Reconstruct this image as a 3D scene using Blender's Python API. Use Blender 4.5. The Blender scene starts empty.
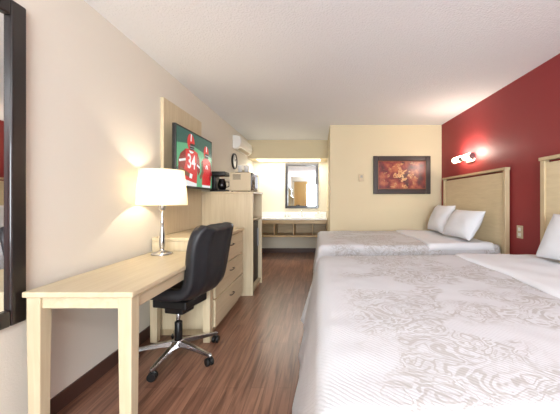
import bpy, bmesh, math, random
from mathutils import Vector, Matrix, noise
random.seed(3)
D=bpy.data; C=bpy.context
scene=C.scene

def lin(c):
    return tuple(((v/255)/12.92 if v/255<=0.04045 else (((v/255)+0.055)/1.055)**2.4) for v in c)+(1,)

# ---------------------------------------------------------------- materials
def new_mat(name):
    m=D.materials.new(name); m.use_nodes=True
    nt=m.node_tree; b=nt.nodes['Principled BSDF']
    return m,nt,b
def plain(name,col,rough=0.5,metal=0,bump=0,bscale=200,emit=None,estr=0,coat=0,bd=0.004):
    m,nt,b=new_mat(name)
    b.inputs['Base Color'].default_value=lin(col)
    b.inputs['Roughness'].default_value=rough
    b.inputs['Metallic'].default_value=metal
    b.inputs['Coat Weight'].default_value=coat
    if emit:
        b.inputs['Emission Color'].default_value=lin(emit); b.inputs['Emission Strength'].default_value=estr
    tc=nt.nodes.new('ShaderNodeTexCoord'); n=nt.nodes.new('ShaderNodeTexNoise')
    n.inputs['Scale'].default_value=bscale; n.inputs['Detail'].default_value=4
    nt.links.new(tc.outputs['Object'],n.inputs['Vector'])
    if bump:
        bp=nt.nodes.new('ShaderNodeBump'); bp.inputs['Strength'].default_value=bump; bp.inputs['Distance'].default_value=bd
        nt.links.new(n.outputs['Fac'],bp.inputs['Height']); nt.links.new(bp.outputs['Normal'],b.inputs['Normal'])
    return m
def ramp(nt,stops):
    r=nt.nodes.new('ShaderNodeValToRGB')
    while len(r.color_ramp.elements)<len(stops): r.color_ramp.elements.new(0.5)
    for e,(p,c) in zip(r.color_ramp.elements,stops):
        e.position=p; e.color=lin(c)
    return r
def wood(name,c1,c2,scale,rough=0.4):
    m,nt,b=new_mat(name)
    tc=nt.nodes.new('ShaderNodeTexCoord'); mp=nt.nodes.new('ShaderNodeMapping')
    mp.inputs['Scale'].default_value=scale
    n=nt.nodes.new('ShaderNodeTexNoise'); n.inputs['Scale'].default_value=1.5; n.inputs['Detail'].default_value=6; n.inputs['Distortion'].default_value=0.6
    r=ramp(nt,[(0.3,c2),(0.7,c1)])
    nt.links.new(tc.outputs['Object'],mp.inputs['Vector']); nt.links.new(mp.outputs['Vector'],n.inputs['Vector'])
    nt.links.new(n.outputs['Fac'],r.inputs['Fac']); nt.links.new(r.outputs['Color'],b.inputs['Base Color'])
    b.inputs['Roughness'].default_value=rough
    return m

M={}
M['wall_cream']=plain('wall_cream_paint',(225,220,208),0.8,bump=0.25,bscale=120)
M['wall_tan']=plain('wall_tan_paint',(220,206,174),0.8,bump=0.25,bscale=120)
M['wall_alcove']=plain('wall_alcove_paint',(228,221,203),0.8,bump=0.25,bscale=120)
M['wall_red']=plain('wall_red_paint',(143,45,48),0.6,bump=0.25,bscale=120)
M['ceiling']=plain('ceiling_texture_paint',(241,243,246),0.9,bump=0.8,bscale=70,bd=0.01)
M['base']=plain('dark_baseboard_vinyl',(78,54,46),0.45)
OC1,OC2=(216,201,170),(203,186,152)
M['oakY']=wood('pale_oak_y',OC1,OC2,(25,1.5,25))
M['oakZ']=wood('pale_oak_z',OC1,OC2,(25,25,1.5))
M['oakH']=wood('pale_oak_headboard',(224,206,170),(214,195,158),(30,3,30))
M['oakD']=wood('oak_darker_trim',(206,186,150),(194,173,136),(20,20,3))  # slightly darker oak for trim, plinth, kick and cabinet backs
M['oakV']=wood('vanity_oak',(196,170,128),(176,148,106),(3,20,20))
M['black']=plain('black_plastic',(20,20,21),0.4)
M['frameblk']=plain('espresso_frame',(30,24,23),0.3,coat=0.3)
M['leather']=plain('black_leather',(33,34,38),0.42,bump=0.35,bscale=180)
M['chrome']=plain('brushed_chrome',(200,200,202),0.22,metal=1)
M['steel']=plain('satin_steel',(170,170,172),0.35,metal=1)
M['mirror']=plain('mirror_glass',(240,243,243),0.02,metal=1)
M['white']=plain('white_plastic',(235,233,228),0.4)
M['counter']=plain('white_counter',(240,240,238),0.25)
M['cotton']=plain('white_cotton',(230,232,237),0.9,bump=0.3,bscale=60)
M['beige']=plain('beige_plastic',(206,190,158),0.45)
M['glassblk']=plain('dark_glass',(14,14,16),0.08)
M['curtain']=plain('gold_curtain',(190,158,104),0.9,bump=0.3)
M['drkhandle']=plain('pewter_pull',(120,112,100),0.35,metal=1)
M['sconce']=plain('frosted_lit_glass',(255,245,225),0.5,emit=(255,228,185),estr=9)
M['diffuser']=plain('vanity_light_diffuser',(255,250,240),0.5,emit=(255,245,225),estr=2)
M['mattress']=plain('box_base',(120,110,100),0.8)

def floor_mat():
    m,nt,b=new_mat('wood_plank_floor')
    L=nt.links.new
    tc=nt.nodes.new('ShaderNodeTexCoord'); sp=nt.nodes.new('ShaderNodeSeparateXYZ'); cb=nt.nodes.new('ShaderNodeCombineXYZ')
    L(tc.outputs['Object'],sp.inputs[0]); L(sp.outputs['Y'],cb.inputs['X']); L(sp.outputs['X'],cb.inputs['Y'])
    br=nt.nodes.new('ShaderNodeTexBrick'); L(cb.outputs[0],br.inputs['Vector'])
    br.inputs['Scale'].default_value=1; br.inputs['Brick Width'].default_value=0.95; br.inputs['Row Height'].default_value=0.085
    br.inputs['Mortar Size'].default_value=0.0012; br.inputs['Mortar Smooth'].default_value=0.4
    br.inputs['Color1'].default_value=lin((162,121,98)); br.inputs['Color2'].default_value=lin((136,98,80)); br.inputs['Mortar'].default_value=lin((92,64,52))
    br.offset=0.37
    mp=nt.nodes.new('ShaderNodeMapping'); mp.inputs['Scale'].default_value=(2.2,34,1); L(cb.outputs[0],mp.inputs['Vector'])
    n=nt.nodes.new('ShaderNodeTexNoise'); n.inputs['Scale'].default_value=1; n.inputs['Detail'].default_value=6; n.inputs['Distortion'].default_value=0.8
    L(mp.outputs[0],n.inputs['Vector'])
    r=ramp(nt,[(0.32,(150,134,128)),(0.62,(255,250,248))]); L(n.outputs['Fac'],r.inputs['Fac'])
    mx=nt.nodes.new('ShaderNodeMix'); mx.data_type='RGBA'; mx.blend_type='MULTIPLY'; mx.inputs['Factor'].default_value=0.85
    L(br.outputs['Color'],mx.inputs['A']); L(r.outputs['Color'],mx.inputs['B']); L(mx.outputs['Result'],b.inputs['Base Color'])
    b.inputs['Roughness'].default_value=0.3
    return m
M['floor']=floor_mat()

def quilt_mat(name,minx):
    m,nt,b=new_mat(name); L=nt.links.new
    tc=nt.nodes.new('ShaderNodeTexCoord')
    def band(scale,dist,det,pts):
        n=nt.nodes.new('ShaderNodeTexNoise'); n.inputs['Scale'].default_value=scale; n.inputs['Detail'].default_value=det; n.inputs['Distortion'].default_value=dist
        L(tc.outputs['Object'],n.inputs['Vector'])
        r=nt.nodes.new('ShaderNodeValToRGB'); cr=r.color_ramp
        while len(cr.elements)<len(pts): cr.elements.new(0.5)
        for e,(p,v) in zip(cr.elements,pts): e.position=p; e.color=(v,v,v,1)
        L(n.outputs['Fac'],r.inputs['Fac']); return r.outputs['Color']
    p1=band(6.0,2.0,2,[(0,0),(.37,0),(.385,1),(.41,1),(.425,0),(.49,0),(.505,1),(.55,1),(.565,.2),(.60,.2),(.615,1),(.65,0)])
    p2=band(17,1.4,1,[(0,0),(.42,0),(.45,.8),(.5,.8),(.53,0),(1,0)])
    r2=band(3.2,0.8,1,[(0,0),(.40,0),(.49,1),(1,1)])
    inv=nt.nodes.new('ShaderNodeMath'); inv.operation='MAXIMUM'
    s2=nt.nodes.new('ShaderNodeMath'); s2.operation='MULTIPLY'; s2.inputs[1].default_value=0.45; L(p2,s2.inputs[0])
    L(p1,inv.inputs[0]); L(s2.outputs[0],inv.inputs[1])
    sp=nt.nodes.new('ShaderNodeSeparateXYZ'); L(tc.outputs['Object'],sp.inputs[0])
    mr=nt.nodes.new('ShaderNodeMapRange'); mr.inputs['From Min'].default_value=minx; mr.inputs['From Max'].default_value=minx+0.12
    L(sp.outputs['X'],mr.inputs['Value'])
    a=nt.nodes.new('ShaderNodeMath'); a.operation='MULTIPLY'; L(inv.outputs[0],a.inputs[0]); L(r2,a.inputs[1])
    a2=nt.nodes.new('ShaderNodeMath'); a2.operation='MULTIPLY'; L(a.outputs[0],a2.inputs[0]); L(mr.outputs[0],a2.inputs[1])
    mx=nt.nodes.new('ShaderNodeMix'); mx.data_type='RGBA'
    mx.inputs['A'].default_value=lin((212,213,217)); mx.inputs['B'].default_value=lin((186,183,182))
    L(a2.outputs[0],mx.inputs['Factor']); L(mx.outputs['Result'],b.inputs['Base Color'])
    b.inputs['Roughness'].default_value=0.85
    w=nt.nodes.new('ShaderNodeTexWave'); w.inputs['Scale'].default_value=34; w.inputs['Distortion'].default_value=3; w.inputs['Detail'].default_value=2; w.bands_direction='DIAGONAL'
    L(tc.outputs['Object'],w.inputs['Vector'])
    bp=nt.nodes.new('ShaderNodeBump'); bp.inputs['Strength'].default_value=0.16; bp.inputs['Distance'].default_value=0.006
    L(w.outputs['Fac'],bp.inputs['Height']); L(bp.outputs['Normal'],b.inputs['Normal'])
    return m
M['quilt']=quilt_mat('damask_coverlet',0.10)

def shade_mat():
    m=D.materials.new('linen_lampshade'); m.use_nodes=True; nt=m.node_tree; nt.nodes.clear(); L=nt.links.new
    o=nt.nodes.new('ShaderNodeOutputMaterial'); d=nt.nodes.new('ShaderNodeBsdfDiffuse'); t=nt.nodes.new('ShaderNodeBsdfTranslucent'); mx=nt.nodes.new('ShaderNodeMixShader')
    e=nt.nodes.new('ShaderNodeEmission'); ad=nt.nodes.new('ShaderNodeAddShader')
    d.inputs['Color'].default_value=lin((236,226,204)); t.inputs['Color'].default_value=lin((250,232,196)); mx.inputs[0].default_value=0.35
    e.inputs['Color'].default_value=lin((255,232,190)); e.inputs['Strength'].default_value=0.10
    L(d.outputs[0],mx.inputs[1]); L(t.outputs[0],mx.inputs[2]); L(mx.outputs[0],ad.inputs[0]); L(e.outputs[0],ad.inputs[1]); L(ad.outputs[0],o.inputs[0])
    return m
M['shade']=shade_mat()

def painting_mat():
    m,nt,b=new_mat('abstract_flower_print'); L=nt.links.new
    tc=nt.nodes.new('ShaderNodeTexCoord')
    def mrange(src,f0,f1,t0,t1):
        mr=nt.nodes.new('ShaderNodeMapRange'); mr.inputs['From Min'].default_value=f0; mr.inputs['From Max'].default_value=f1; mr.inputs['To Min'].default_value=t0; mr.inputs['To Max'].default_value=t1
        L(src,mr.inputs['Value']); return mr.outputs[0]
    n=nt.nodes.new('ShaderNodeTexNoise'); n.inputs['Scale'].default_value=8; n.inputs['Detail'].default_value=5; L(tc.outputs['Object'],n.inputs['Vector'])
    back=ramp(nt,[(0.35,(70,26,26)),(0.5,(128,44,40)),(0.64,(176,100,66))]); L(n.outputs['Fac'],back.inputs['Fac'])
    n3=nt.nodes.new('ShaderNodeTexNoise'); n3.inputs['Scale'].default_value=14; L(tc.outputs['Object'],n3.inputs['Vector'])
    wv=nt.nodes.new('ShaderNodeMix'); wv.data_type='VECTOR'; wv.inputs['Factor'].default_value=0.12; L(tc.outputs['Object'],wv.inputs['A']); L(n3.outputs['Color'],wv.inputs['B'])
    v=nt.nodes.new('ShaderNodeTexVoronoi'); v.inputs['Scale'].default_value=15; L(wv.outputs['Result'],v.inputs['Vector'])
    vm=nt.nodes.new('ShaderNodeVectorMath'); vm.operation='DISTANCE'; vm.inputs[1].default_value=(1.38,4.98,1.58); L(tc.outputs['Object'],vm.inputs[0])
    thr=mrange(vm.outputs['Value'],0.02,0.36,0.55,0.10)
    lt=nt.nodes.new('ShaderNodeMath'); lt.operation='LESS_THAN'; L(v.outputs['Distance'],lt.inputs[0]); L(thr,lt.inputs[1])
    petal=ramp(nt,[(0.0,(120,52,40)),(0.3,(206,150,98)),(0.6,(226,196,150))]); L(v.outputs['Distance'],petal.inputs['Fac'])
    mx=nt.nodes.new('ShaderNodeMix'); mx.data_type='RGBA'; L(lt.outputs[0],mx.inputs['Factor']); L(back.outputs['Color'],mx.inputs['A']); L(petal.outputs['Color'],mx.inputs['B'])
    L(mx.outputs['Result'],b.inputs['Base Color']); b.inputs['Roughness'].default_value=0.3
    return m
M['painting']=painting_mat()

# ---------------------------------------------------------------- helpers
def empty(name,loc=(0,0,0)):
    e=D.objects.new(name,None); scene.collection.objects.link(e); e.location=loc; e.empty_display_size=0.1
    return e
def mk(name,verts,faces,mat,parent=None,smooth=False):
    me=D.meshes.new(name); me.from_pydata([tuple(v) for v in verts],[],faces); me.update()
    bm=bmesh.new(); bm.from_mesh(me); bmesh.ops.recalc_face_normals(bm,faces=bm.faces); bm.to_mesh(me); bm.free()
    o=D.objects.new(name,me); scene.collection.objects.link(o)
    if mat: me.materials.append(M[mat] if isinstance(mat,str) else mat)
    if smooth:
        for p in me.polygons: p.use_smooth=True
    if parent: o.parent=parent
    return o
def box(name,x0,x1,y0,y1,z0,z1,mat,parent=None,bev=0.004,seg=2):
    x0,x1=min(x0,x1),max(x0,x1)
    v=[(x,y,z) for x in (x0,x1) for y in (y0,y1) for z in (z0,z1)]
    f=[(0,1,3,2),(4,6,7,5),(0,4,5,1),(2,3,7,6),(0,2,6,4),(1,5,7,3)]
    o=mk(name,v,f,mat,parent)
    if bev:
        bm=bmesh.new(); bm.from_mesh(o.data)
        bmesh.ops.bevel(bm,geom=list(bm.edges),offset=bev,segments=seg,affect='EDGES',profile=0.5)
        bm.to_mesh(o.data); bm.free()
    return o
def lathe(name,prof,c,mat,parent=None,axis='Z',n=40,closed=True):
    vs=[];fs=[]
    for (r,h) in prof:
        for i in range(n):
            a=2*math.pi*i/n
            p=(r*math.cos(a),r*math.sin(a),h)
            if axis=='X': p=(p[2],p[0],p[1])
            if axis=='Y': p=(p[0],p[2],p[1])
            vs.append((c[0]+p[0],c[1]+p[1],c[2]+p[2]))
    for k in range(len(prof)-1):
        for i in range(n):
            j=(i+1)%n
            fs.append((k*n+i,k*n+j,(k+1)*n+j,(k+1)*n+i))
    if closed:
        fs.append(tuple(range(n))); fs.append(tuple(range((len(prof)-1)*n,len(prof)*n)))
    o=mk(name,vs,fs,mat,parent,False)
    for p in o.data.polygons:
        if len(p.vertices)==4: p.use_smooth=True
    return o
def cyl(name,c,r,h,mat,parent=None,axis='Z',r2=None,n=32):
    r2=r if r2 is None else r2
    b=min(0.003,r*0.2,h*0.2)
    o=lathe(name,[(r-b,0),(r,b),(r2,h-b),(r2-b,h)],c,mat,parent,axis,n)
    return o
def tube(name,pts,r,mat,parent=None):
    cu=D.curves.new(name,'CURVE'); cu.dimensions='3D'; cu.bevel_depth=r; cu.bevel_resolution=4; cu.use_fill_caps=True
    s=cu.splines.new('POLY'); s.points.add(len(pts)-1)
    for p,q in zip(s.points,pts): p.co=(*q,1)
    t=D.objects.new('tmp',cu); scene.collection.objects.link(t)
    dg=C.evaluated_depsgraph_get(); me=D.meshes.new_from_object(t.evaluated_get(dg))
    D.objects.remove(t); 
    o=D.objects.new(name,me); scene.collection.objects.link(o); me.materials.clear(); me.materials.append(M[mat])
    for p in me.polygons: p.use_smooth=True
    if parent: o.parent=parent
    return o

# ---------------------------------------------------------------- room
LX,RX=-1.466,2.06; H=2.44; YB=5.0; YA=6.8; YR=-3.0
box('floor',LX-0.1,RX+0.1,YR-0.1,YA+0.1,-0.1,0,'floor',bev=0)
box('ceiling',LX-0.1,RX+0.1,YR-0.1,YA+0.1,H,H+0.1,'ceiling',bev=0)
box('wall_left',LX-0.1,LX,YR-0.1,YA+0.1,0,H,'wall_cream',bev=0)
box('wall_right',RX,RX+0.1,YR-0.1,YB,0,H,'wall_red',bev=0)
box('wall_back',0.2,RX+0.1,YB,YA,0,H,'wall_tan',bev=0)
box('wall_alcove',LX,RX+0.1,YA,YA+0.1,0,H,'wall_alcove',bev=0)
wr=empty('wall_rear')
wx0,wx1,wz0,wz1=-0.9,1.5,0.5,2.1
box('wall_part_1',LX,wx0,YR-0.1,YR,0,H,'wall_cream',wr,0)
box('wall_part_2',wx1,RX,YR-0.1,YR,0,H,'wall_cream',wr,0)
box('wall_part_3',wx0,wx1,YR-0.1,YR,0,wz0,'wall_cream',wr,0)
box('wall_part_4',wx0,wx1,YR-0.1,YR,wz1,H,'wall_cream',wr,0)
w=empty('window_1')
for i,(a,b,c,d) in enumerate([(wx0,wx1,wz0,wz0+.05),(wx0,wx1,wz1-.05,wz1),(wx0,wx0+.05,wz0+.05,wz1-.05),(wx1-.05,wx1,wz0+.05,wz1-.05),(.28,.32,wz0+.05,wz1-.05)]):
    box('frame_%d'%(i+1),a,b,YR-.07,YR-.02,c,d,'white',w)
box('soffit_vanity',LX,0.2,6.26,YA,2.06,H,'wall_tan',bev=0)
box('baseboard_left',LX,LX+0.012,YR,YA,0,0.1,'base',bev=0.003)
box('baseboard_alcove',LX+.013,0.187,YA-0.012,YA,0,0.1,'base',bev=0.003)
box('baseboard_back',0.19,RX-.013,YB-0.012,YB,0,0.1,'base',bev=0.003)
box('baseboard_right',RX-0.012,RX,YR,YB,0,0.1,'base',bev=0.003)
box('baseboard_return',0.188,0.2,YB,YA,0,0.1,'base',bev=0.003)

CY=YR+.14
def curtain(name,x0,x1):
    vs=[];fs=[];n=90
    for k in range(2):
        for i in range(n+1):
            x=x0+(x1-x0)*i/n
            vs.append((x,CY+0.035*math.sin(i*0.75)+0.01*math.sin(i*.31),0.06 if k==0 else 2.2))
    for i in range(n): fs.append((i,i+1,n+2+i,n+1+i))
    o=mk(name,vs,fs,'curtain',None,True)
    s=o.modifiers.new('s','SOLIDIFY'); s.thickness=0.004
    return o
curtain('curtain',-1.3,-0.6); curtain('curtain',1.2,1.9)
cr=empty('curtain_rod'); tube('rod',[(-1.4,CY,2.22),(2.0,CY,2.22)],0.012,'steel',cr)
box('bracket_1',-1.36,-1.33,YR,CY+.01,2.2,2.23,'steel',cr); box('bracket_2',1.93,1.96,YR,CY+.01,2.2,2.23,'steel',cr)

# ---------------------------------------------------------------- beds
def bed(name,y0,y1,top,xf,seed,flare):
    e=empty(name)
    xh=1.99
    box('box_spring',xf+0.1,xh,y0+0.08,y1-0.08,0.03,0.34,'mattress',e,0.02)
    box('mattress',xf+0.07,xh,y0+0.05,y1-0.05,0.345,top-0.035,'cotton',e,0.05,4)
    r=0.055; ext=top-0.07+r*0.57
    nx,ny=90,110
    X0,X1=xf+r,xh-0.005; Y0,Y1=y0+r,y1-r
    vs=[];fs=[]
    us=[X0-ext+(X1-(X0-ext))*i/nx for i in range(nx+1)]
    ws=[Y0-ext+((Y1+ext)-(Y0-ext))*j/ny for j in range(ny+1)]
    for u in us:
        for v in ws:
            cx=max(u,X0); cy=min(max(v,Y0),Y1)
            dx,dy=u-cx,v-cy
            z=top+0.012*noise.noise(Vector((u*2.1,v*2.1,seed)))+0.004*noise.noise(Vector((u*9,v*9,seed)))
            if dx==0 and dy==0:
                vs.append((u,v,z)); continue
            d=math.hypot(dx,dy); nxv,nyv=dx/d,dy/d
            d=min(d,ext+0.0)
            if d<r*math.pi/2:
                h=r*math.sin(d/r); dz=r*(1-math.cos(d/r))
            else:
                dd=d-r*math.pi/2
                ang=math.atan2(nyv,nxv)
                s=(u if abs(dx)<1e-6 else 0)+(v if abs(dy)<1e-6 else 0)+ang*0.35
                rip=0.5*math.sin(s*11+seed)+0.3*math.sin(s*23+seed*2)
                corner=1-abs(abs(nxv)-abs(nyv))
                h=r+dd*(flare+0.05*rip+0.10*corner*(1+math.sin(ang*10)))
                dz=r+dd*0.985
            zz=z-dz
            vs.append((cx+nxv*h,cy+nyv*h,max(zz,0.03)))
    for i in range(nx):
        for j in range(ny):
            a=i*(ny+1)+j
            fs.append((a,a+1,a+ny+2,a+ny+1))
    o=mk('coverlet',vs,fs,'quilt',e,True)
    s=o.modifiers.new('s','SOLIDIFY'); s.thickness=0.008; s.offset=1
    vs=[];fs=[];n1,n2=24,80
    xa,xb=1.22,1.93
    for i in range(n1+1):
        for j in range(n2+1):
            t=i/n1; v=y0-0.012+(y1-y0+0.024)*j/n2
            u=xa+(xb-xa)*t+0.02*math.sin(v*5+seed)*(1-t)
            z=top+0.024+0.014*noise.noise(Vector((u*5,v*4,seed+5)))
            if i==0: z-=0.016
            m=min(v-(y0-0.012),(y1+0.012)-v)
            if m<0.06: z-= (0.06-m)**2/0.06*1.1
            vs.append((u,v,z))
    for i in range(n1):
        for j in range(n2):
            a=i*(n2+1)+j; fs.append((a,a+1,a+n2+2,a+n2+1))
    o=mk('folded_sheet',vs,fs,'cotton',e,True)
    s=o.modifiers.new('s','SOLIDIFY'); s.thickness=0.012; s.offset=-1
    return e
b2=bed('bed',3.27,4.80,0.69,0.0,1.3,0.09)
b1=bed('bed',0.66,2.70,0.69,0.0,4.1,0.20)

def headboard(name,y0,y1,ztop):
    e=empty(name)
    xw=RX-0.014; xf=RX-0.062
    box('panel',xf+0.015,xw,y0+0.02,y1-0.02,0.02,ztop-0.02,'oakH',e,0.002)
    box('stile_1',xf,xw,y0,y0+0.05,0.02,ztop,'oakD',e,0.004)
    box('stile_2',xf,xw,y1-0.05,y1,0.02,ztop,'oakD',e,0.004)
    box('top_rail',xf-0.008,xw,y0-0.01,y1+0.01,ztop,ztop+0.03,'oakD',e,0.004)
headboard('headboard',3.2,4.8,1.51)
headboard('headboard',0.66,2.70,1.54)

def pillow(name,c,w,h,t,rotm,seed):
    n=28; vs=[];fs=[]
    def P(u,v,s):
        x=w/2*u*(1-0.06*(abs(u)**4)*(1-v*v)); y=h/2*v*(1-0.08*(abs(v)**4)*(1-u*u))
        th=t/2*((1-abs(u)**2.6)**0.55)*((1-abs(v)**2.6)**0.55)
        th*=1+0.14*noise.noise(Vector((u*2.2,v*2.2,seed+s)))+0.05*noise.noise(Vector((u*6,v*6,seed+s)))
        return Vector((x,y,s*th))
    for s in (1,-1):
        for i in range(n+1):
            for j in range(n+1):
                u=math.sin((i/n*2-1)*math.pi/2); v=math.sin((j/n*2-1)*math.pi/2)
                vs.append(Vector(c)+rotm@P(u,v,s))
    N=(n+1)**2
    for k in range(2):
        for i in range(n):
            for j in range(n):
                a=k*N+i*(n+1)+j; fs.append((a,a+1,a+n+2,a+n+1))
    o=mk(name,vs,fs,'cotton',None,True)
    bm=bmesh.new(); bm.from_mesh(o.data); bmesh.ops.remove_doubles(bm,verts=bm.verts,dist=1e-5); bmesh.ops.recalc_face_normals(bm,faces=bm.faces); bm.to_mesh(o.data); bm.free()
    return o
def prot(tilt,yaw=0):
    a=math.radians(tilt)
    up=Vector((math.sin(a),0,math.cos(a))); wd=Vector((0,1,0)); nn=wd.cross(up)
    m=Matrix((wd,up,nn)).transposed()
    return Matrix.Rotation(math.radians(yaw),3,'Z')@m
pillow('pillow',(1.76,3.66,0.90),0.64,0.38,0.20,prot(30,3),1)
pillow('pillow',(1.78,4.36,0.925),0.66,0.42,0.20,prot(24,-3),2)
pillow('pillow',(1.86,2.12,0.905),0.66,0.38,0.17,prot(24,2),3)
pillow('pillow',(1.86,1.25,0.905),0.70,0.38,0.17,prot(24,-2),4)

# ---------------------------------------------------------------- desk
e=empty('writing_desk')
dx0,dx1,dy0,dy1,dz=-1.415,-0.885,1.43,2.57,0.75
box('top',dx0,dx1,dy0,dy1,dz-0.028,dz,'oakY',e,0.006,3)
box('apron_front',dx1-0.045,dx1-0.025,dy0+0.09,dy1-0.09,dz-0.10,dz-0.029,'oakY',e,0.002)
box('apron_back',dx0+0.025,dx0+0.045,dy0+0.09,dy1-0.09,dz-0.10,dz-0.029,'oakY',e,0.002)
box('apron_near',dx0+0.08,dx1-0.08,dy0+0.022,dy0+0.042,dz-0.085,dz-0.029,'oakY',e,0.002)
box('apron_far',dx0+0.09,dx1-0.09,dy1-0.042,dy1-0.022,dz-0.10,dz-0.029,'oakY',e,0.002)
def tleg(name,cx,cy,s0,s1,z1,parent):
    vs=[(cx+sx*s,cy+sy*s,z) for (s,z) in ((s1/2,0),(s0/2,z1-0.12),(s0/2,z1)) for sx,sy in ((-1,-1),(1,-1),(1,1),(-1,1))]
    fs=[(3,2,1,0),(8,9,10,11)]
    for k in (0,4):
        for i in range(4): fs.append((k+i,k+(i+1)%4,k+4+(i+1)%4,k+4+i))
    o=mk(name,vs,fs,'oakZ',parent)
    b=o.modifiers.new('b','BEVEL'); b.width=0.004; b.segments=2
for i,(cx,cy) in enumerate([(dx0+.045,dy0+.045),(dx1-.045,dy0+.045),(dx0+.045,dy1-.045),(dx1-.045,dy1-.045)]):
    tleg('leg_%d'%(i+1),cx,cy,0.066,0.056,dz-0.0285,e)

# lamp
e=empty('table_lamp'); lx,ly=-1.262,2.43
lathe('base',[(0.0801,0),(0.082,0.004),(0.08,0.014),(0.05,0.024),(0.02,0.03),(0.016,0.04),(0.02,0.06),(0.024,0.10),(0.022,0.15),(0.015,0.2),(0.011,0.25),(0.016,0.262),(0.011,0.275),(0.009,0.34),(0.006,0.36)],(lx,ly,dz),'chrome',e)
cyl('socket',(lx,ly,dz+0.36),0.018,0.06,'steel',e)
lathe('bulb',[(0.012,0),(0.028,0.03),(0.032,0.055),(0.022,0.085),(0.005,0.098)],(lx,ly,dz+0.42),'sconce',e)
sh=lathe('shade',[(0.190,0.0),(0.184,0.10),(0.165,0.280)],(lx,ly,1.15),'shade',e,closed=False,n=64)
for a in (0,2.094,4.188):
    tube('spider',[(lx,ly,1.40),(lx+0.1665*math.cos(a),ly+0.1665*math.sin(a),1.415)],0.002,'steel',e)
tube('harp',[(lx+0.02,ly,1.11),(lx+0.05,ly,1.20),(lx+0.05,ly,1.33),(lx,ly,1.40),(lx-0.05,ly,1.33),(lx-0.05,ly,1.20),(lx-0.02,ly,1.11)],0.002,'steel',e)

# ---------------------------------------------------------------- chair
def office_chair():
    e=empty('office_chair',(-1.06,2.28,0))
    e.rotation_euler=(0,0,math.radians(180-13))   # local +X = forward
    prof=[(.262,.470,.19),(.27,.505,.215),(.235,.530,.235),(.12,.525,.245),(0,.515,.245),(-.12,.51,.24),(-.20,.52,.232),(-.245,.57,.225),(-.265,.65,.225),(-.28,.76,.235),(-.295,.86,.243),(-.315,.94,.235),(-.335,.985,.21),(-.345,1.005,.17)]
    n=12; vs=[];fs=[]
    for k,(x,z,wd) in enumerate(prof):
        p0=prof[max(k-1,0)]; p1=prof[min(k+1,len(prof)-1)]
        tx,tz=p1[0]-p0[0],p1[1]-p0[1]; l=math.hypot(tx,tz); nx,nz=tz/l,-tx/l
        for i in range(n+1):
            t=i/n*2-1
            o=0.030*t*t - (0.010 if abs(abs(t)-0.5)<0.05 else 0)
            vs.append((x+nx*o,t*wd,z+nz*o))
    for k in range(len(prof)-1):
        for i in range(n):
            a=k*(n+1)+i; fs.append((a,a+1,a+n+2,a+n+1))
    o=mk('seat_and_back',vs,fs,'leather',e,True)
    s=o.modifiers.new('s','SOLIDIFY'); s.thickness=0.085; s.offset=0
    b=o.modifiers.new('v','SUBSURF'); b.levels=2; b.render_levels=2
    box('seat_plate',-.16,.12,-.13,.13,.405,.465,'black',e,0.01)
    box('control_box',-.09,.07,-.07,.07,.345,.404,'black',e,0.012)
    tube('tilt_lever',[(0,-.07,.37),(.02,-.19,.365),(.02,-.23,.36)],0.007,'black',e)
    cyl('gas_lift_outer',(0,0,.13),0.028,.14,'black',e)
    cyl('gas_lift_inner',(0,0,.27),0.016,.075,'chrome',e)
    lathe('hub',[(.03,.085),(.045,.09),(.045,.125),(.036,.14)],(0,0,0),'chrome',e)
    for q in range(5):
        a=math.radians(72*q+25); ca,sa=math.cos(a),math.sin(a)
        def T(r,s,z): return (r*ca-s*sa,r*sa+s*ca,z)
        vs=[];fs=[]
        secs=[(.03,.026,.085,.13),(.12,.022,.085,.12),(.22,.018,.075,.102),(.31,.015,.066,.088),(.325,.010,.068,.082)]
        for r,hw,z0,z1 in secs:
            vs+= [T(r,-hw,z0),T(r,hw,z0),T(r,hw*.7,z1),T(r,-hw*.7,z1)]
        for k in range(len(secs)-1):
            for i in range(4): fs.append((4*k+i,4*k+(i+1)%4,4*k+4+(i+1)%4,4*k+4+i))
        fs+=[(0,1,2,3),tuple(4*(len(secs)-1)+i for i in (3,2,1,0))]
        o=mk('base_leg_%d'%(q+1),vs,fs,'chrome',e); bb=o.modifiers.new('b','BEVEL'); bb.width=.004; bb.segments=2
        cx,cy,_=T(.305,0,0)
        cyl('caster_stem_%d'%(q+1),(cx,cy,.045),.006,.03,'steel',e,n=12)
        g=a+0.8+q
        for sgn in (-1,1):
            w=cyl('caster_wheel_%d'%(q*2+(sgn>0)+1),(0,-0.009,0),.029,.02,'black',e,axis='Y',n=24)
            w.location=(cx-math.sin(g)*.015*sgn,cy+math.cos(g)*.015*sgn,.029); w.rotation_euler=(0,0,g)
        hh=lathe('caster_hood_%d'%(q+1),[(.006,-.0195),(.026,-.018),(.026,.018),(.006,.0195)],(0,0,0),'black',e,axis='Y',n=20)
        hh.scale=(1,.28,1); hh.location=(cx,cy,.037); hh.rotation_euler=(0,0,g)
office_chair()

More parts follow.
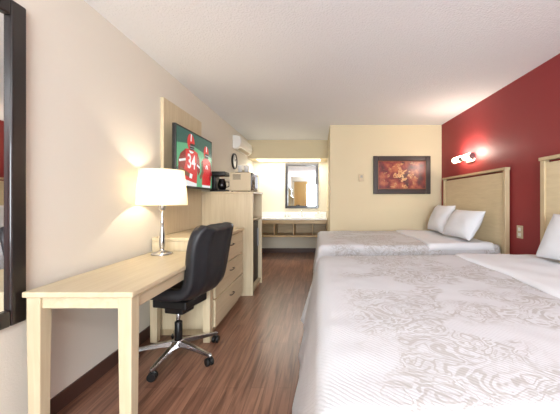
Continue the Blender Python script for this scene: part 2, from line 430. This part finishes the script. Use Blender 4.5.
# ---------------------------------------------------------------- dresser
e=empty('dresser')
sx0,sx1,sy0,sy1,sz=-1.45,-0.90,2.62,3.60,0.86
box('top',sx0,sx1+0.012,sy0-0.005,sy1,sz-0.03,sz,'oakY',e,0.005)
box('carcass',sx0,sx1-0.02,sy0,sy1-.005,0.06,sz-0.031,'oakZ',e,0.002)
box('plinth',sx0,sx1-0.05,sy0+.02,sy1-.02,0,0.0595,'oakD',e,0)
dh=(sz-0.03-0.07)/3
for i in range(3):
    z0=0.065+i*dh
    box('drawer_front_%d'%(i+1),sx1-0.0195,sx1,sy0+0.01,sy1-0.015,z0+0.008,z0+dh-0.008,'oakY',e,0.004)
    zc=z0+dh*0.62; yc=(sy0+sy1)/2
    tube('pull_%d'%(i+1),[(sx1,yc-.055,zc),(sx1+.022,yc-.05,zc),(sx1+.026,yc,zc),(sx1+.022,yc+.05,zc),(sx1,yc+.055,zc)],0.006,'drkhandle',e)

# tv panel + tv
box('tv_wall_panel',LX,LX+0.03,2.79,3.70,0.862,2.15,'oakZ',None,0.004)
e=empty('television')
tx=-1.30; ty0,ty1,tz0,tz1=2.74,3.68,1.31,1.90
box('bezel',tx-0.035,tx,ty0,ty1,tz0,tz1,'black',e,0.006)
box('rear_bulge',tx-0.06,tx-0.036,ty0+.2,ty1-.2,tz0+.1,tz1-.12,'black',e,0.006)
box('mount_arm',LX+0.042,tx-0.061,3.18,3.24,1.56,1.64,'black',e,0.004)
box('mount_plate',LX+0.031,LX+0.041,3.1,3.32,1.5,1.7,'black',e,0.002)
def emat(name,col,s=0.95):
    return plain(name,(10,10,10),0.25,emit=col,estr=s)
scr={'g':emat('screen_green',(96,175,130)),'dg':emat('screen_dark_green',(44,92,84)),'r':emat('screen_red',(215,40,48)),'dr':emat('screen_dark_red',(140,20,30)),
 'w':emat('screen_white',(240,240,240)),'sk':emat('screen_brown_skin',(120,78,56)),'bk':emat('screen_black',(18,18,22)),'gy':emat('screen_gray',(150,160,170))}
SY0,SZ0,SW,SH=ty0+.018,tz0+.022,ty1-ty0-.036,tz1-tz0-.04
def poly(name,pts,m,layer):
    vs=[(tx+0.0006*(layer+1),SY0+u*SW,SZ0+v*SH) for u,v in pts]
    mk(name,vs,[tuple(range(len(pts)))],scr[m],e)
def circ(cx,cy,r,n=20,sq=1): return [(cx+r*math.cos(2*math.pi*i/n)*SH/SW,cy+r*sq*math.sin(2*math.pi*i/n)) for i in range(n)]
poly('screen_field',[(0,0),(1,0),(1,1),(0,1)],'g',0)
poly('screen_crowd',[(0,.72),(.3,.78),(1,.66),(1,1),(0,1)],'dg',1)
poly('screen_crowd_2',[(.0,.0),(.1,.0),(.06,.35),(0,.3)],'dg',1)
poly('player_torso',[(.14,.12),(.50,.06),(.52,.30),(.57,.55),(.52,.66),(.36,.70),(.2,.66),(.10,.50)],'r',2)
poly('player_arm',[(.08,.55),(.2,.66),(.20,.42),(.13,.2),(.04,.24),(.03,.42)],'dr',3)
poly('player_forearm',[(.04,.24),(.13,.2),(.30,.16),(.32,.22),(.14,.30),(.07,.32)],'sk',4)
poly('player_glove',[(.29,.15),(.36,.14),(.38,.22),(.31,.24)],'w',5)
poly('player_arm_2',[(.52,.66),(.58,.55),(.60,.30),(.54,.22),(.49,.44)],'dr',3)
poly('player_helmet',circ(.34,.81,.16),'r',4)
poly('player_helmet_stripe',[(.325,.83),(.35,.83),(.36,.965),(.335,.97)],'w',5)
poly('player_mask',[(.30,.67),(.42,.68),(.44,.80),(.32,.79)],'bk',5)
poly('player_mask_bar',[(.30,.73),(.43,.74),(.43,.755),(.30,.745)],'gy',6)
poly('player_mask_bar_2',[(.31,.69),(.42,.70),(.42,.71),(.31,.70)],'gy',6)
poly('player_collar',[(.28,.655),(.42,.65),(.37,.61),(.31,.61)],'w',5)
poly('player_sleeve_stripe',[(.05,.40),(.2,.45),(.2,.49),(.04,.44)],'w',5)
poly('player_sleeve_stripe_2',[(.505,.40),(.59,.36),(.59,.40),(.505,.44)],'w',5)
poly('player_pants',[(.14,.12),(.50,.06),(.50,0),(.15,0)],'w',3)
poly('player2_torso',[(.66,.05),(.95,.05),(.98,.35),(.96,.55),(.86,.62),(.72,.60),(.64,.50),(.67,.3)],'r',2)
poly('player2_helmet',circ(.80,.73,.14),'r',4)
poly('player2_helmet_stripe',[(.79,.75),(.82,.75),(.82,.865),(.795,.87)],'w',5)
poly('player2_mask',[(.75,.61),(.87,.61),(.88,.72),(.76,.71)],'bk',5)
poly('player2_mask_bar',[(.75,.66),(.875,.66),(.875,.675),(.75,.675)],'gy',6)
poly('player2_arm',[(.64,.50),(.69,.54),(.71,.3),(.62,.15),(.58,.2),(.65,.32)],'sk',4)
poly('player2_arm_2',[(.93,.58),(.98,.5),(1,.3),(.94,.12),(.90,.2),(.94,.34)],'dr',4)
poly('player2_pants',[(.66,.05),(.95,.05),(.94,0),(.67,0)],'w',3)
def txt(s,cu,cv,size):
    c=D.curves.new('t','FONT'); c.body=s; c.size=size; c.align_x='CENTER'; c.align_y='CENTER'; c.offset=0.004
    t=D.objects.new('t',c); scene.collection.objects.link(t)
    me=D.meshes.new_from_object(t.evaluated_get(C.evaluated_depsgraph_get())); D.objects.remove(t)
    o=D.objects.new('jersey_number',me); scene.collection.objects.link(o); me.materials.clear(); me.materials.append(scr['w'])
    o.matrix_world=Matrix(((0,0,1,tx+.0055),(1,0,0,SY0+cu*SW),(0,1,0,SZ0+cv*SH),(0,0,0,1))); o.parent=e
txt('34',.345,.44,.20); txt('9',.81,.36,.15)

# ---------------------------------------------------------------- fridge cabinet
e=empty('refrigerator_cabinet')
cx0,cx1,cy0,cy1,cz=-1.45,-0.806,3.72,4.32,1.295
box('side_near',cx0,cx1,cy0,cy0+.022,0,cz-.026,'oakZ',e,0.003)
box('side_far',cx0,cx1,cy1-.022,cy1,0,cz-.026,'oakZ',e,0.003)
box('top',cx0,cx1+.012,cy0-.01,cy1+.01,cz-.025,cz,'oakY',e,0.004)
box('bottom',cx0,cx1-.01,cy0+.023,cy1-.023,0.06,.08,'oakZ',e,0.002)
box('shelf',cx0,cx1-.01,cy0+.023,cy1-.023,0.93,.95,'oakZ',e,0.002)
box('back',cx0,cx0+.012,cy0+.023,cy1-.023,0.081,.929,'oakD',e,0)
box('upper_back',cx0,cx0+.012,cy0+.023,cy1-.023,0.951,1.268,'oakD',e,0)
box('kick',cx1-.04,cx1-.03,cy0+.023,cy1-.023,0,.0595,'oakD',e,0)
e=empty('mini_refrigerator')
box('body',-1.40,-0.90,3.775,4.265,.082,.90,'black',e,0.01)
box('door',-.899,-.85,3.775,4.265,.09,.90,'black',e,0.012)
box('handle',-.849,-.835,4.2,4.23,.55,.8,'steel',e,0.004)

e=empty('microwave_oven')
box('body',-1.13,-.86,3.84,4.28,cz+.012,cz+.25,'beige',e,0.01)
box('door',-.859,-.845,3.845,4.14,cz+.017,cz+.245,'glassblk',e,0.004)
box('control_panel',-.859,-.848,4.145,4.275,cz+.017,cz+.245,'beige',e,0.003)
box('handle',-.845,-.825,4.115,4.13,cz+.05,cz+.21,'steel',e,0.004)
for i in range(4): cyl('foot_%d'%(i+1),((-1.11,-.89)[i%2],(3.88,4.24)[i//2],cz),.012,.012,'black',e,n=12)
for i in range(5): box('vent_%d'%(i+1),-1.09,-.99,3.837,3.8395,cz+.16+i*.014,cz+.166+i*.014,'black',e,0)
e=empty('coffee_tray')
box('tray',-1.08,-.90,3.92,4.16,cz+.251,cz+.262,'base',e,0.003)
for i,(x,y) in enumerate(((-1.03,3.97),(-.95,3.99))):
    lathe('paper_cup_%d'%(i+1),[(.025,0),(.034,.08),(.036,.082),(.036,.087),(.03,.087)],(x,y,cz+.2625),'white',e)
box('coffee_packets',-1.03,-.95,4.05,4.13,cz+.2625,cz+.30,'beige',e,0.006)
e=empty('coffee_maker')
box('base',-1.38,-1.18,3.82,4.0,cz,cz+.03,'black',e,0.008)
box('column',-1.38,-1.31,3.82,4.0,cz+.031,cz+.2,'black',e,0.008)
box('head',-1.38,-1.18,3.815,4.005,cz+.201,cz+.26,'black',e,0.012)
lathe('carafe',[(.035,0),(.05,.01),(.055,.06),(.045,.11),(.035,.13),(.038,.14)],(-1.25,3.91,cz+.031),'glassblk',e)
tube('carafe_handle',[(-1.20,3.91,cz+.13),(-1.16,3.91,cz+.13),(-1.16,3.91,cz+.07),(-1.20,3.91,cz+.06)],.006,'black',e)

# wall items, left
e=empty('wall_clock')
yc,zc=5.2,1.86
lathe('rim',[(.125,0),(.14,.01),(.135,.035),(.115,.035),(.113,.02)],(LX,yc,zc),'black',e,axis='X')
lathe('face',[(.05,.021),(.112,.0215)],(LX,yc,zc),'white',e,axis='X')
tube('hour_hand',[(LX+.027,yc,zc),(LX+.027,yc+.05,zc+.04)],.004,'black',e)
tube('minute_hand',[(LX+.027,yc,zc),(LX+.027,yc-.02,zc+.09)],.003,'black',e)
e=empty('wall_air_conditioner')
ax=LX
vs=[];prof=[(0,2.08),(.07,2.08),(.13,2.12),(.145,2.20),(.13,2.29),(.0,2.31)]
for y in (5.15,6.05):
    for (x,z) in prof: vs.append((ax+x,y,z))
n=len(prof); fs=[tuple(range(n)),tuple(range(n,2*n))]+[(i,(i+1)%n,n+(i+1)%n,n+i) for i in range(n)]
o=mk('housing',vs,fs,'white',e); b=o.modifiers.new('b','BEVEL'); b.width=.008; b.segments=3
for i in range(3): box('louver_%d'%(i+1),ax+.07+.016*i,ax+.08+.016*i,5.25,5.95,2.07+.012*i,2.08+.012*i,'beige',e,0.001)

# big mirror left wall
e=empty('wall_mirror')
my0,my1,mz0,mz1=0.80,1.475,0.60,2.13; fw=.075
fx=LX+.001
box('frame_left',fx,fx+.035,my0,my0+fw,mz0,mz1,'frameblk',e,0.008,3)
box('frame_right',fx,fx+.035,my1-fw,my1,mz0,mz1,'frameblk',e,0.008,3)
box('frame_top',fx,fx+.034,my0+fw,my1-fw,mz1-fw,mz1,'frameblk',e,0.008,3)
box('frame_bottom',fx,fx+.034,my0+fw,my1-fw,mz0,mz0+fw,'frameblk',e,0.008,3)
box('glass',fx,fx+.014,my0+fw,my1-fw,mz0+fw,mz1-fw,'mirror',e,0)

# framed picture
e=empty('framed_picture')
px0,px1,pz0,pz1=.917,1.867,1.29,1.92; f=.08
M['picframe']=plain('dark_walnut_frame',(48,33,30),0.35)
box('frame_left',px0,px0+f,4.965,4.999,pz0,pz1,'picframe',e,0.008)
box('frame_right',px1-f,px1,4.965,4.999,pz0,pz1,'picframe',e,0.008)
box('frame_top',px0+f,px1-f,4.966,4.999,pz1-f,pz1,'picframe',e,0.008)
box('frame_bottom',px0+f,px1-f,4.966,4.999,pz0,pz0+f,'picframe',e,0.008)
box('print',px0+f,px1-f,4.98,4.999,pz0+f,pz1-f,'painting',e,0)
M['gold']=plain('gold_fillet',(130,74,44),0.4)
for i,(a,b,c,d) in enumerate([(px0+f,px1-f,pz0+f,pz0+f+.012),(px0+f,px1-f,pz1-f-.012,pz1-f),(px0+f,px0+f+.012,pz0+f+.012,pz1-f-.012),(px1-f-.012,px1-f,pz0+f+.012,pz1-f-.012)]):
    box('fillet_%d'%(i+1),a,b,4.972,4.9795,c,d,'gold',e,0.001)
e=empty('thermostat')
box('body',.68,.76,4.972,4.999,1.50,1.62,'beige',e,0.006); box('display',.70,.74,4.969,4.9715,1.56,1.60,'drkhandle',e,0.001)
e=empty('wall_outlet')
box('plate',RX-.008,RX,3.01,3.10,.80,.93,'beige',e,0.003); box('socket_1',RX-.011,RX-.008,3.035,3.075,.875,.91,'white',e,0.001); box('socket_2',RX-.011,RX-.008,3.035,3.075,.82,.855,'white',e,0.001)

# sconce
e=empty('wall_sconce')
sy,szc=4.02,1.75
box('backplate',RX-.02,RX,sy-.11,sy+.11,szc-.055,szc+.055,'chrome',e,0.006)
box('arm',RX-.09,RX-.021,sy-.02,sy+.02,szc-.015,szc+.015,'chrome',e,0.004)
cyl('center_barrel',(RX-.12,sy-.05,szc),.04,.10,'chrome',e,axis='Y')
for k,s in enumerate((-1,1)):
    y=sy+.051 if s>0 else sy-.051-.19
    cyl('glass_shade_%d'%(k+1),(RX-.12,y,szc),.04,.19,'sconce',e,axis='Y')
    cyl('end_cap_%d'%(k+1),(RX-.12,(sy+.2415 if s>0 else sy-.2415-.012),szc),.042,.012,'chrome',e,axis='Y')

# ---------------------------------------------------------------- vanity
e=empty('vanity_counter')
vx0,vx1,vy0,vy1=LX+.001,.187,6.2,YA-.001
box('counter_top',vx0,vx1,vy0,vy1,.775,.81,'counter',e,0.006)
box('apron',vx0,vx1,vy0+.02,vy0+.04,.70,.774,'oakV',e,0.002)
box('shelf_bottom',vx0,vx1,vy0+.02,vy1-.02,.42,.455,'oakV',e,0.002)
box('shelf_back',vx0,vx1,vy1-.02,vy1,.42,.774,'oakV',e,0)
for i,x in enumerate((vx0+.013,-.92,-.52,-.12,vx1-.018)):
    box('divider_%d'%(i+1),x,x+.018,vy0+.022,vy1-.021,.456,.699,'oakV',e,0.002)
box('backsplash',vx0,vx1,vy1-.018,vy1,.8105,.92,'counter',None,0.004)
lathe('sink_basin',[(.17,0.0005),(.2,.002),(.205,.008),(.19,.012),(.17,.006),(.16,.001)],(-.36,6.44,.81),'counter')
e=empty('faucet')
cyl('base',(-.36,6.70,.811),.022,.02,'chrome',e)
tube('spout',[(-.36,6.70,.83),(-.36,6.70,.93),(-.36,6.68,.955),(-.36,6.66,.96),(-.36,6.65,.94)],.010,'chrome',e)
tube('lever_1',[(-.42,6.71,.811),(-.42,6.71,.86),(-.46,6.69,.87)],.007,'chrome',e)
tube('lever_2',[(-.30,6.71,.811),(-.30,6.71,.86),(-.26,6.69,.87)],.007,'chrome',e)
lathe('drinking_glass',[(.028,0),(.034,.09),(.031,.09),(.026,.005)],(-.62,6.5,.811),'white')
lathe('drinking_glass',[(.028,0),(.034,.09),(.031,.09),(.026,.005)],(-.70,6.5,.811),'white')
e=empty('tissue_box'); box('carton',-.08,.10,6.5,6.62,.811,.89,'white',e,0.004); lathe('tissue',[(.03,0),(.02,.02),(.035,.05)],(.01,6.56,.89),'white',e,n=10)
e=empty('vanity_mirror')
ay=YA-.001; vmx0,vmx1,vmz0,vmz1=-.74,.01,1.0,2.02; f=.06
box('frame_left',vmx0,vmx0+f,ay-.03,ay,vmz0,vmz1,'frameblk',e,0.005)
box('frame_right',vmx1-f,vmx1,ay-.03,ay,vmz0,vmz1,'frameblk',e,0.005)
box('frame_top',vmx0+f,vmx1-f,ay-.029,ay,vmz1-f,vmz1,'frameblk',e,0.005)
box('frame_bottom',vmx0+f,vmx1-f,ay-.029,ay,vmz0,vmz0+f,'frameblk',e,0.005)
box('glass',vmx0+f,vmx1-f,ay-.012,ay,vmz0+f,vmz1-f,'mirror',e,0)
e=empty('vanity_light'); box('diffuser',-1.3,.05,6.35,6.7,2.045,2.059,'diffuser',e,0.003)

e=empty('added_ceiling_light')  # made-up fixture behind the camera, added to go with the room fill
lathe('canopy',[(.19,0),(.19,-.02),(.18,-.025)],(.3,-.9,H),'steel',e)
lathe('glass_dome',[(.175,-.026),(.16,-.06),(.10,-.085),(.02,-.095)],(.3,-.9,H),'diffuser',e)

# ---------------------------------------------------------------- lights
def area(name,loc,rot,sx,sy,power,col=(1,1,1)):
    l=D.lights.new(name,'AREA'); l.shape='RECTANGLE'; l.size=sx; l.size_y=sy; l.energy=power; l.color=col
    o=D.objects.new(name,l); scene.collection.objects.link(o); o.location=loc; o.rotation_euler=rot; return o
def point(name,loc,power,col,r=.05):
    l=D.lights.new(name,'POINT'); l.energy=power; l.color=col; l.shadow_soft_size=r
    o=D.objects.new(name,l); scene.collection.objects.link(o); o.location=loc; return o
area('window_daylight',(.3,YR-.015,1.3),(math.radians(90),0,0),2.2,1.5,305,(.88,.95,1))
point('added_room_fill',(.3,-.9,2.1),66,(.95,.98,1),.15)  # added fill light below the dome, brightens the room from behind the camera
area('vanity_tube_light',(-.62,6.5,2.04),(0,0,0),1.3,.3,18,(1,.95,.87))
point('table_lamp_glow',(lx,ly,1.27),9,(1,.87,.68),.04)
for k,s in enumerate((-1,1)): point('sconce_glow',(RX-.12,sy+s*.14,szc+.07),7.5,(1,.90,.76),.025)
wd=D.worlds.new('world'); scene.world=wd; wd.use_nodes=True
nt=wd.node_tree; bg=nt.nodes['Background']; sky=nt.nodes.new('ShaderNodeTexSky'); sky.sky_type='HOSEK_WILKIE'
nt.links.new(sky.outputs[0],bg.inputs[0]); bg.inputs[1].default_value=0.8

# ---------------------------------------------------------------- camera
cam=D.cameras.new('camera'); co=D.objects.new('camera',cam); scene.collection.objects.link(co)
co.location=(0,0,1.19); co.rotation_euler=(math.radians(90),0,0)
cam.sensor_width=36; cam.sensor_fit='HORIZONTAL'; cam.lens=300/560*36; cam.shift_x=-38/560; cam.shift_y=-7/560
cam.clip_start=0.05
scene.camera=co
scene.view_settings.view_transform='Standard'
scene.view_settings.exposure=0.0
